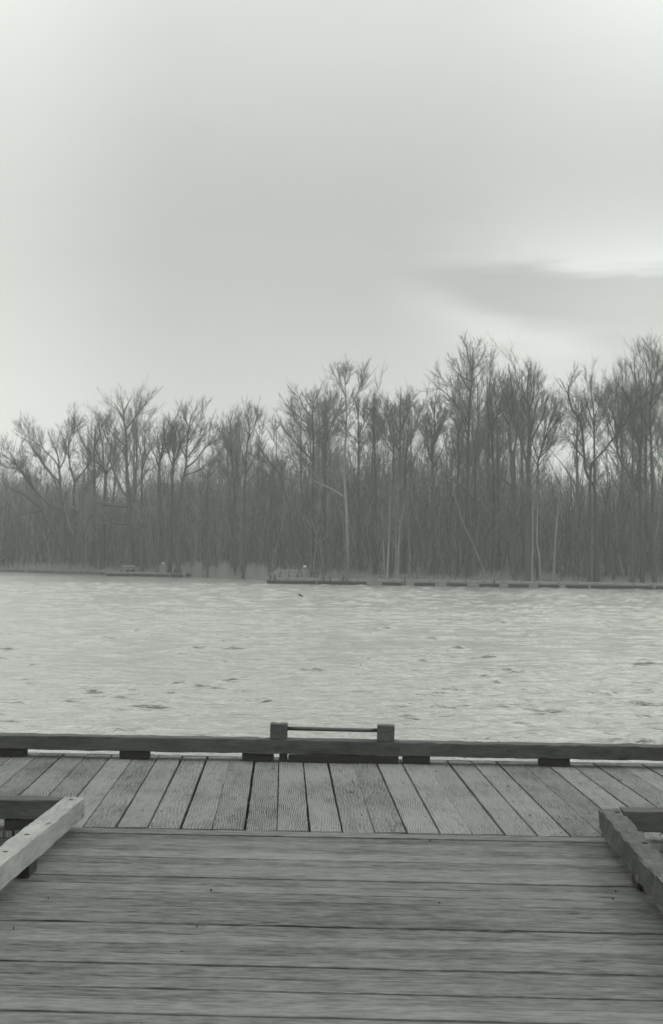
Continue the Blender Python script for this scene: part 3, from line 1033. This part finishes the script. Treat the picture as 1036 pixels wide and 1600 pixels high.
hero('C', 103, 4.8, [(436, 1425), (435, 1250), (430, 1100), (420, 950), (415, 780), (430, 450), (425, 330), (420, 180), (418, 75)],
     [[(427, 280), (385, 200), (375, 100)], [(435, 430), (490, 300), (520, 200), (530, 110)], [(430, 400), (470, 340), (545, 160)], [(420, 240), (445, 160), (440, 90)], [(414, 975), (330, 930), (215, 870), (160, 810)], [(428, 330), (390, 240), (385, 150)], [(432, 500), (380, 430), (350, 330)]],
     'tall slender pale-barked tree with a pale top above its neighbours at the centre', 1.3, True, seed=18, extra=8, size=4.4, ext_t0=0.5)
hero('C', 104, 4.5, [(498, 1420), (500, 1000), (500, 600), (498, 400), (505, 330)], [[(500, 650), (440, 560), (400, 500)], [(500, 600), (540, 480), (560, 380)]], 'bare tree just right of the tall pale-topped tree', 1.1, seed=19, extra=8, size=4.2)
hero('C', 103, 4.5, [(600, 1420), (598, 900), (595, 650), (590, 450), (610, 330)], [[(595, 650), (640, 540), (660, 430)], [(595, 600), (560, 480), (545, 400)]], 'bare tree with a rounded crown, second to the right of the pale-topped tree', 1.2, seed=20, extra=8, size=4.2)
hero('C', 102, 5.5, [(705, 1420), (708, 900), (710, 620), (705, 470), (690, 350)], [[(710, 700), (660, 620), (620, 520), (600, 430)], [(710, 620), (680, 500), (650, 390)]], 'bare tree with limbs spreading left, third to the right of the pale-topped tree', 1.1, seed=21, extra=6, size=4.2)
hero('C', 101, 6.0, [(752, 1420), (750, 900), (750, 720), (750, 450), (755, 250)], [[(750, 600), (720, 480), (715, 380)], [(750, 560), (790, 450), (815, 340)], [(750, 700), (700, 620), (640, 560)]], 'dark straight bare tree rising behind the clump of pale stems', 1.2, seed=22, extra=8, size=4.2)
hero('C', 102, 4.5, [(775, 1420), (775, 900), (785, 720), (800, 500), (812, 330)], [[(790, 640), (830, 560), (850, 480), (870, 390)], [(800, 500), (790, 400), (780, 320)]], 'bare tree leaning right behind the clump of pale stems', 1.0, seed=23, extra=6, size=4.0)
# clump of pale stems
for i, (tr_, lab) in enumerate((([(735, 1440), (745, 1200), (768, 1060), (792, 940), (800, 860)], 'pale stem leaning right, rightmost of the pale clump at the water'),
                               ([(668, 1470), (680, 1270), (686, 1050), (690, 880)], 'thickest upright pale stem in the pale clump at the water'),
                               ([(655, 1440), (648, 1200), (643, 1020)], 'thin pale stem at the left of the pale clump at the water'),
                               ([(720, 1440), (726, 1150), (732, 1000), (735, 900)], 'thin pale stem in the middle of the pale clump at the water'))):
    hero('C', 97.5 + i * 0.4, (3.4, 3.6, 2.4, 2.6)[i], tr_, [], lab, 0.45, True, seed=30 + i, extra=7, size=3.0, ext_t0=0.25, name='pale_sapling')
hero('C', 100, 7.5, [(940, 1420), (940, 1170), (945, 780), (905, 640), (890, 520)], [[(945, 740), (958, 600), (955, 450), (960, 350)], [(942, 820), (1000, 680), (1030, 560)]], 'thick dark bare trunk forking halfway up, right of the pale clump', 1.1, seed=24, extra=6, size=4.4)
hero('D', 100, 6.0, [(135, 1440), (135, 1200), (140, 880), (130, 760), (145, 600), (140, 440)], [[(138, 800), (95, 640), (80, 500)], [(140, 700), (190, 560), (205, 450)], [(140, 640), (110, 520), (100, 420)]], 'bare tree with two even upright limbs, left of the tallest tree', 1.0, seed=25, extra=7, size=4.2)
hero('D', 99, 4.5, [(282, 1440), (283, 900), (285, 660), (270, 560), (250, 480)], [[(285, 660), (300, 560), (300, 480)]], 'thin bare tree close on the left of the tallest tree', 0.8, seed=26, extra=7, size=3.8)
hero('D', 98, 6.0, [(338, 1440), (340, 880), (345, 680), (353, 400), (360, 330), (366, 200), (370, 120), (368, 50)],
     [[(346, 640), (290, 480), (190, 350), (130, 330)], [(352, 400), (300, 250), (280, 150)], [(350, 500), (310, 420), (270, 340), (200, 290)], [(366, 240), (410, 140), (435, 70)], [(366, 200), (340, 120), (335, 60)], [(350, 560), (300, 480), (240, 430)], [(362, 300), (310, 260), (260, 210)], [(362, 320), (400, 240), (430, 180)]],
     'tallest bare tree of the shore, a slender spire with feathered limbs right of centre', 1.6, seed=27, extra=9, size=4.6)
hero('D', 99, 5.0, [(385, 1440), (382, 1050), (380, 700), (390, 600), (405, 520)], [[(381, 1040), (300, 960), (190, 895)], [(382, 700), (360, 620), (340, 560)]], 'bare tree with one low limb sweeping left, touching the tallest tree on its right', 0.8, seed=28, extra=7, size=3.8)
hero('D', 99, 5.5, [(490, 1440), (490, 1150), (488, 820), (480, 600), (505, 520), (540, 400), (550, 250)], [[(486, 790), (450, 740), (420, 690)], [(482, 620), (455, 500), (450, 400)]], 'bare tree first to the right of the tallest tree, with a bushy top', 1.3, seed=29, extra=8, size=4.6)
hero('D', 97, 7.5, [(605, 1440), (610, 1100), (605, 800), (580, 700), (583, 550), (605, 440), (592, 280), (575, 140)],
     [[(600, 780), (630, 620), (640, 480)], [(583, 600), (530, 470), (500, 360)], [(590, 520), (560, 400), (520, 270)], [(605, 960), (540, 920), (500, 880)], [(602, 430), (630, 330), (640, 250)]],
     'tall bare tree with a wavy dark trunk, left of the thickest dark trunk', 1.25, seed=40, extra=9, size=5.0)
hero('D', 96, 11.0, [(690, 1440), (690, 1250), (692, 800), (700, 600), (690, 450), (685, 300), (690, 200)],
     [[(698, 640), (730, 480), (760, 340)], [(695, 560), (660, 430), (640, 320)], [(692, 480), (720, 360), (720, 250)], [(692, 850), (650, 700), (630, 560)], [(690, 420), (660, 330), (655, 260)], [(695, 700), (760, 560), (800, 440)]],
     'thick dark bare tree with a broad dense crown, right of the tallest tree', 1.35, seed=41, extra=10, size=5.2)
hero('D', 96, 6.0, [(748, 1440), (745, 850), (750, 800), (775, 720), (790, 660), (840, 560), (880, 480)], [[(750, 800), (720, 720), (710, 640)], [(770, 730), (800, 520), (790, 440)], [(760, 790), (820, 700), (860, 560)], [(790, 660), (830, 480), (840, 400)]],
     'bare tree opening like a wide cup, just right of the thickest trunk', 1.4, seed=42, extra=5, size=4.4)
for i, (tr_, w, lab) in enumerate((([(712, 1440), (715, 1280), (716, 1000), (722, 850)], 2.8, 'thin pale tree trunk in front of the thickest dark trunk'),
                                  ([(758, 1430), (750, 1350), (740, 1290), (743, 1050), (746, 860)], 2.6, 'thin pale trunk with a crooked foot, left of the brightest pale trunk'),
                                  ([(840, 1450), (848, 1250), (862, 1090), (876, 940), (882, 860)], 3.6, 'brightest pale trunk, leaning right, in the gap right of the dense crowns'))):
    hero('D', 94.8 + i * 0.5, w, tr_, [], lab, 0.3, True, seed=45 + i, extra=5, size=3.0, ext_t0=0.5, name='pale_trunked_tree')
hero('E', 94.5, 6.5, [(432, 1440), (430, 1200), (418, 980), (398, 930), (360, 860), (350, 700), (340, 580), (330, 505), (290, 480), (262, 340), (222, 230)],
     [[(332, 500), (345, 430), (340, 380)], [(262, 340), (258, 290), (288, 185)], [(350, 690), (300, 620), (255, 600)], [(355, 760), (300, 700), (270, 640)]],
     'bare tree with a bare crooked fork at its top, first of the right-hand group', 0.8, seed=50, extra=4, size=4.0)
hero('E', 95, 6.0, [(385, 1440), (390, 900), (400, 800), (460, 740), (540, 620), (615, 510), (632, 400), (575, 260)], [[(540, 620), (530, 480), (470, 380)], [(615, 510), (660, 400), (660, 300)]], 'bare tree with a long limb slanting up to the right, in the right-hand group', 1.2, seed=51, extra=5, size=5.0)
hero('E', 94, 6.5, [(640, 1440), (640, 1000), (630, 900), (560, 750), (548, 620), (530, 480), (500, 330)], [[(548, 640), (500, 500), (460, 380)], [(545, 600), (560, 450), (545, 230)]], 'bare tree with a trunk slanting left, in the right-hand group', 1.05, seed=52, extra=7, size=5.2)
hero('E', 95.5, 5.5, [(418, 1440), (416, 900), (415, 720), (410, 450), (392, 270), (400, 200)], [[(412, 560), (370, 400), (350, 300)], [(412, 500), (450, 380), (455, 290)]], 'upright bare tree just right of the crooked-topped one', 1.3, seed=53, extra=8, size=4.8)
hero('E', 94, 6.5, [(700, 1440), (690, 1000), (690, 760), (700, 600), (690, 420), (680, 240)], [[(690, 700), (640, 520), (600, 400)], [(700, 600), (740, 440), (760, 330)]], 'bare tree with a dense upright crown, second from the right edge', 1.2, seed=54, extra=9, size=5.4)
hero('E', 93.5, 7.0, [(770, 1440), (760, 900), (750, 600), (745, 450), (780, 220), (800, 50)], [[(750, 600), (700, 480), (690, 330)], [(770, 300), (740, 190), (720, 110)], [(745, 450), (800, 360), (830, 250)], [(785, 200), (830, 120), (850, 60)]], 'tall bare tree at the right edge of the photo', 1.35, seed=55, extra=10, size=5.4)

# --- the wood behind: a few kinds grown once, then copied
PROTO = []
for i in range(7):
    rg = np.random.default_rng(700 + i)
    Ht = 13.0
    lean = rg.normal(0, 0.5, 2)
    T = np.array([(0, 0, -0.2), (lean[0] * .3, lean[1] * .3, Ht * .35), (lean[0] * .5 + rg.normal(0, .25), lean[1], Ht * .7), (lean[0], lean[1], Ht)])
    tp = resample(T, 16, rg, 0.02)
    s = np.linspace(0, 1, 16)
    r0 = rg.uniform(0.11, 0.2)
    tr = r0 * (1 - s ** 1.5) + 0.018 + r0 * .4 * np.exp(-s * 14)
    LP, LR = sprout(rg, tp[None], tr[None], int(rg.integers(13, 20)), (0.34, 0.5, 0.42)[i % 3], 0.96, (30, 40, 34)[i % 3], 8, 5.0, 0.25, 9, 0.55, 0.07, 0.5, 0.09, 0.014, 0.85)
    ltop = np.stack([np.interp(np.linspace(.5, 1, 9), s, tp[:, q]) for q in range(3)], 1)
    LP = np.concatenate([LP, ltop[None]]); LR = np.concatenate([LR, np.interp(np.linspace(.5, 1, 9), s, tr)[None] * .7])
    crown = crown_parts(rg, LP, LR, 6.0, 0.7, 0.5)
    PROTO.append((tp, tr, LP, LR, crown))
rg = np.random.default_rng(5)
srcs = []
BACK = 'bare tree standing among many alike in the wood behind the shoreline trees'
GRP = 'bare trees of the wood behind the shore'
spots = []
for k in range(70):
    X_ = rg.uniform(-38, 36)
    dd = rg.uniform(4, 36)
    Y_ = float(shore(X_)) + dd
    if 518 + X_ / Y_ * F < 340 and rg.uniform() < 0.65:
        continue
    spots.append((X_, Y_))
for k in range(46):                       # a little wood beyond the frame on both sides
    sgn = rg.choice([-1, 1])
    X_ = sgn * rg.uniform(36, 75)
    spots.append((X_, float(shore(X_)) + rg.uniform(3, 30)))
for k, (X_, Y_) in enumerate(spots):
    z = float(terrain(X_, Y_))
    pxx = 518 + X_ / Y_ * F
    topz = 1.61 + (862 - (np.interp(pxx, SKX, SKY) + abs(rg.normal(38, 42)) + 14)) / F * Y_
    h = np.clip(topz - z, 5.0, 24)
    sc = h / 13.4
    p = int(rg.integers(0, 7))
    sxy = sc * rg.uniform(0.75, 1.0)
    if p not in [q for q, _ in srcs]:
        tp, tr, LP, LR, crown = PROTO[p]
        o = put_tree('bare_tree', (X_, Y_, z), [(tp[None], tr[None], 7), (LP, LR, 4)], crown, M_BARK, M_TWIG, BACK, GRP)
        o.scale = (sxy, sxy, sc)
        o.rotation_euler = (0, 0, rg.uniform(0, 6.28))
        srcs.append((p, o))
    else:
        src = [o for q, o in srcs if q == p][0]
        copy_tree(src, (X_, Y_, z), rg.uniform(0, 6.28), (sxy, sxy, sc), BACK, GRP)

# --- slender saplings along the edge of the wood
rg = np.random.default_rng(21)
SAP = 'slender grey sapling among many alike along the front edge of the wood'
SGR = 'slender saplings along the edge of the wood'
M_SAP = plain('sapling_bark', 0.14, 0.3, 2.0, 0.95, (2, 2, .5), 0.1, 0.0, 0.55)
srcs = []
for k in range(86):
    X_ = rg.uniform(-36, 34)
    Y_ = float(shore(X_)) + rg.uniform(0.8, 9)
    z = float(terrain(X_, Y_))
    h = rg.uniform(4.0, 9.5)
    if k < 5:
        lean = rg.normal(0, 0.5, 2)
        tp = resample(np.array([(0, 0, -.2), (lean[0] * .2, lean[1] * .2, 2.5), (lean[0] * .7, lean[1] * .6, 5), (lean[0], lean[1], 7.)]), 14, rg, 0.03)
        s_ = np.linspace(0, 1, 14)
        tr = 0.055 * (1 - s_) + 0.007
        LP, LR = sprout(rg, tp[None], tr[None], 16, .25, .95, 34, 9, 2.0, .3, 7, .5, .08, .5, .022, .007, .45)
        crown = crown_parts(rg, LP, LR, 2.4, 0.35, 0.5)
        o = put_tree('sapling', (X_, Y_, z), [(tp[None], tr[None], 6), (LP, LR, 4)], crown, M_SAP, M_SAP, SAP, SGR)
        o.scale = (h / 7,) * 3
        srcs.append(o)
    else:
        copy_tree(srcs[k % 5], (X_, Y_, z), rg.uniform(0, 6.28), (h / 7, h / 7, h / 7), SAP, SGR)

# --- saplings and brush of the understorey: nobody could count it
rg = np.random.default_rng(77)
M = 15000
X_ = rg.uniform(-75, 75, M)
dd = 0.7 + 34 * rg.uniform(0, 1, M) ** 1.25
Y_ = shore(X_) + dd
pxx = 518 + X_ / Y_ * F
lim = np.interp(pxx, [-400, 0, 60, 150, 190, 240, 300, 450, 520, 560, 690, 760, 880, 930, 1036, 1500], [730, 735, 745, 750, 765, 730, 722, 712, 705, 690, 690, 705, 735, 740, 720, 720])
hmax = (862 - lim) / F * Y_ + 1.61 - terrain(X_, Y_)
h = np.clip(hmax * np.clip(rg.beta(2.2, 2.0, M) * 1.25, 0.12, 1.12), 0.8, None) * np.clip(dd / 5, 0.3, 1)
st = np.stack([X_, Y_, terrain(X_, Y_) - 0.1], 1)
K = 5
cur = np.stack([rg.normal(0, .10, M), rg.normal(0, .10, M), np.ones(M)], 1)
pts = [st]
for q in range(K - 1):
    cur = cur + rg.normal(0, 0.12, (M, 3)) * np.array([1, 1, .2])
    cur /= np.linalg.norm(cur, axis=1, keepdims=True)
    pts.append(pts[-1] + cur * (h / (K - 1))[:, None])
SP = np.stack(pts, 1)
sr = (0.006 + 0.0032 * h * rg.uniform(.6, 1.5, M))[:, None] * (1 - 0.85 * np.linspace(0, 1, K))[None] + 0.003
M2 = 5000
X2 = rg.uniform(-95, 95, M2)
d2 = rg.uniform(30, 75, M2)
Y2 = shore(X2) + d2
p2 = 518 + X2 / Y2 * F
l2 = np.interp(p2, [-400, 0, 60, 150, 190, 240, 300, 450, 520, 560, 690, 760, 880, 930, 1036, 1500], [730, 742, 752, 765, 778, 745, 735, 722, 712, 705, 705, 715, 745, 750, 730, 730])
h2 = np.clip(((862 - l2) / F * Y2 + 1.61 - terrain(X2, Y2)) * rg.uniform(.6, 1.08, M2), 1, None)
cur = np.stack([rg.normal(0, .08, M2), rg.normal(0, .08, M2), np.ones(M2)], 1)
pts = [np.stack([X2, Y2, terrain(X2, Y2) - .1], 1)]
for q in range(K - 1):
    cur = cur + rg.normal(0, 0.05, (M2, 3)) * np.array([1, 1, .2])
    cur /= np.linalg.norm(cur, axis=1, keepdims=True)
    pts.append(pts[-1] + cur * (h2 / (K - 1))[:, None])
SP = np.concatenate([SP, np.stack(pts, 1)])
sr = np.concatenate([sr, (0.02 + 0.006 * h2 * rg.uniform(.6, 1.6, M2))[:, None] * (1 - 0.8 * np.linspace(0, 1, K))[None] + 0.004])
M = M + M2
B1, b1 = sprout(rg, SP, sr, M * 5, 0.12, 1.0, 54, 18, 1.7, 0.4, 4, 0.5, 0.12, 0.6, 0.014, 0.005, 0.5)
B2, b2 = sprout(rg, B1, b1, M * 8, 0.1, 1.0, 45, 18, 0.75, 0.3, 3, 0.3, 0.1, 0.8, 0.009, 0.005, 0.3)
M3 = 900
X3 = rg.uniform(-60, 60, M3)
d3 = rg.uniform(1.5, 22, M3)
Y3 = shore(X3) + d3
h3 = np.clip(((862 - np.interp(518 + X3 / Y3 * F, SKX, SKY) - 110) / F * Y3 + 1.61 - terrain(X3, Y3)) * rg.uniform(.55, 1.0, M3), 2, None)
cur = np.stack([rg.normal(0, .13, M3), rg.normal(0, .13, M3), np.ones(M3)], 1)
pts = [np.stack([X3, Y3, terrain(X3, Y3) - .1], 1)]
for q in range(6):
    cur = cur + rg.normal(0, 0.09, (M3, 3)) * np.array([1, 1, .2])
    cur /= np.linalg.norm(cur, axis=1, keepdims=True)
    pts.append(pts[-1] + cur * (h3 / 6)[:, None])
T3 = np.stack(pts, 1)
r3 = rg.uniform(.03, .085, M3)[:, None] * (1 - 0.8 * np.linspace(0, 1, 7))[None]
B3, b3 = sprout(rg, T3, r3, M3 * 7, 0.3, 1.0, 36, 12, 2.0, 0.4, 5, 0.5, 0.1, 0.5, 0.025, 0.006, 0.5)
me = tubes_mesh([(T3, r3, 5), (B3, b3, 3), (SP, sr, 3), (B1, b1, 3), (B2, b2, 3)], M_UNDER, 'undergrowth')
o = bpy.data.objects.new('undergrowth', me)
COL.objects.link(o)
tag(o, 'dense grey mass of leafless saplings and brush filling the wood below the crowns', 'undergrowth', kind='stuff')

# --- dry reeds and bank grass
def blades(M, X_, Y_, h, w, mat, name, label, cat):
    z = terrain(X_, Y_)
    st = np.stack([X_, Y_, z - 0.05], 1)
    d = np.stack([rg.normal(0, .16, M), rg.normal(0, .16, M), np.ones(M)], 1)
    P = [st]
    for q in range(3):
        d = d + np.stack([rg.normal(.03, .12, M), rg.normal(0, .12, M), np.zeros(M)], 1)
        P.append(P[-1] + d * (h / 3)[:, None])
    P = np.stack(P, 1)
    r_ = w[:, None] * np.array([1, .9, .6, .25])[None]
    o = bpy.data.objects.new(name, tubes_mesh([(P, r_, 3)], mat, name))
    COL.objects.link(o)
    tag(o, label, cat, kind='stuff')


M = 9000
t = rg.beta(1.6, 1.6, M)
X_ = -13.5 + 10.5 * t + rg.normal(0, .4, M)
Y_ = shore(X_) + rg.uniform(-0.6, 2.4, M)
blades(M, X_, Y_, rg.uniform(0.3, 1.25, M) * (0.55 + 0.45 * np.sin(X_ * 1.7) * np.sin(X_ * 4.1 + 1)), rg.uniform(.006, .012, M), M_REED, 'dry_reeds', 'pale dry reeds in a thick fringe at the water, left of the long dock', 'reeds')
M = 22000
X_ = rg.uniform(-60, 60, M)
Y_ = shore(X_) + np.abs(rg.normal(0.2, 1.8, M))
clump = 0.35 + 0.65 * np.clip(np.sin(X_ * 0.55 + 1.0) + 0.6 * np.sin(X_ * 1.37), 0, 1)
blades(M, X_, Y_, rg.uniform(0.15, 0.7, M) * clump + .1, rg.uniform(.006, .012, M), M_BANK, 'bank_grass', 'low dead grass along the foot of the wood', 'grass')

# ------------------------------------------------------------------ haze over the lake
q = MB()
q.box((-160, -20, -4.5), (160, 190, 30))
m = bpy.data.materials.new('haze_air')
m.use_nodes = True
nt = m.node_tree
nt.nodes.clear()
out = nt.nodes.new('ShaderNodeOutputMaterial')
pv = nt.nodes.new('ShaderNodeVolumePrincipled')
pv.inputs['Color'].default_value = (0.93, 0.96, 0.92, 1)
pv.inputs['Density'].default_value = 0.0012
pv.inputs['Anisotropy'].default_value = 0.3
nt.links.new(pv.outputs[0], out.inputs['Volume'])
tag(q.build('haze', m), kind='stuff')
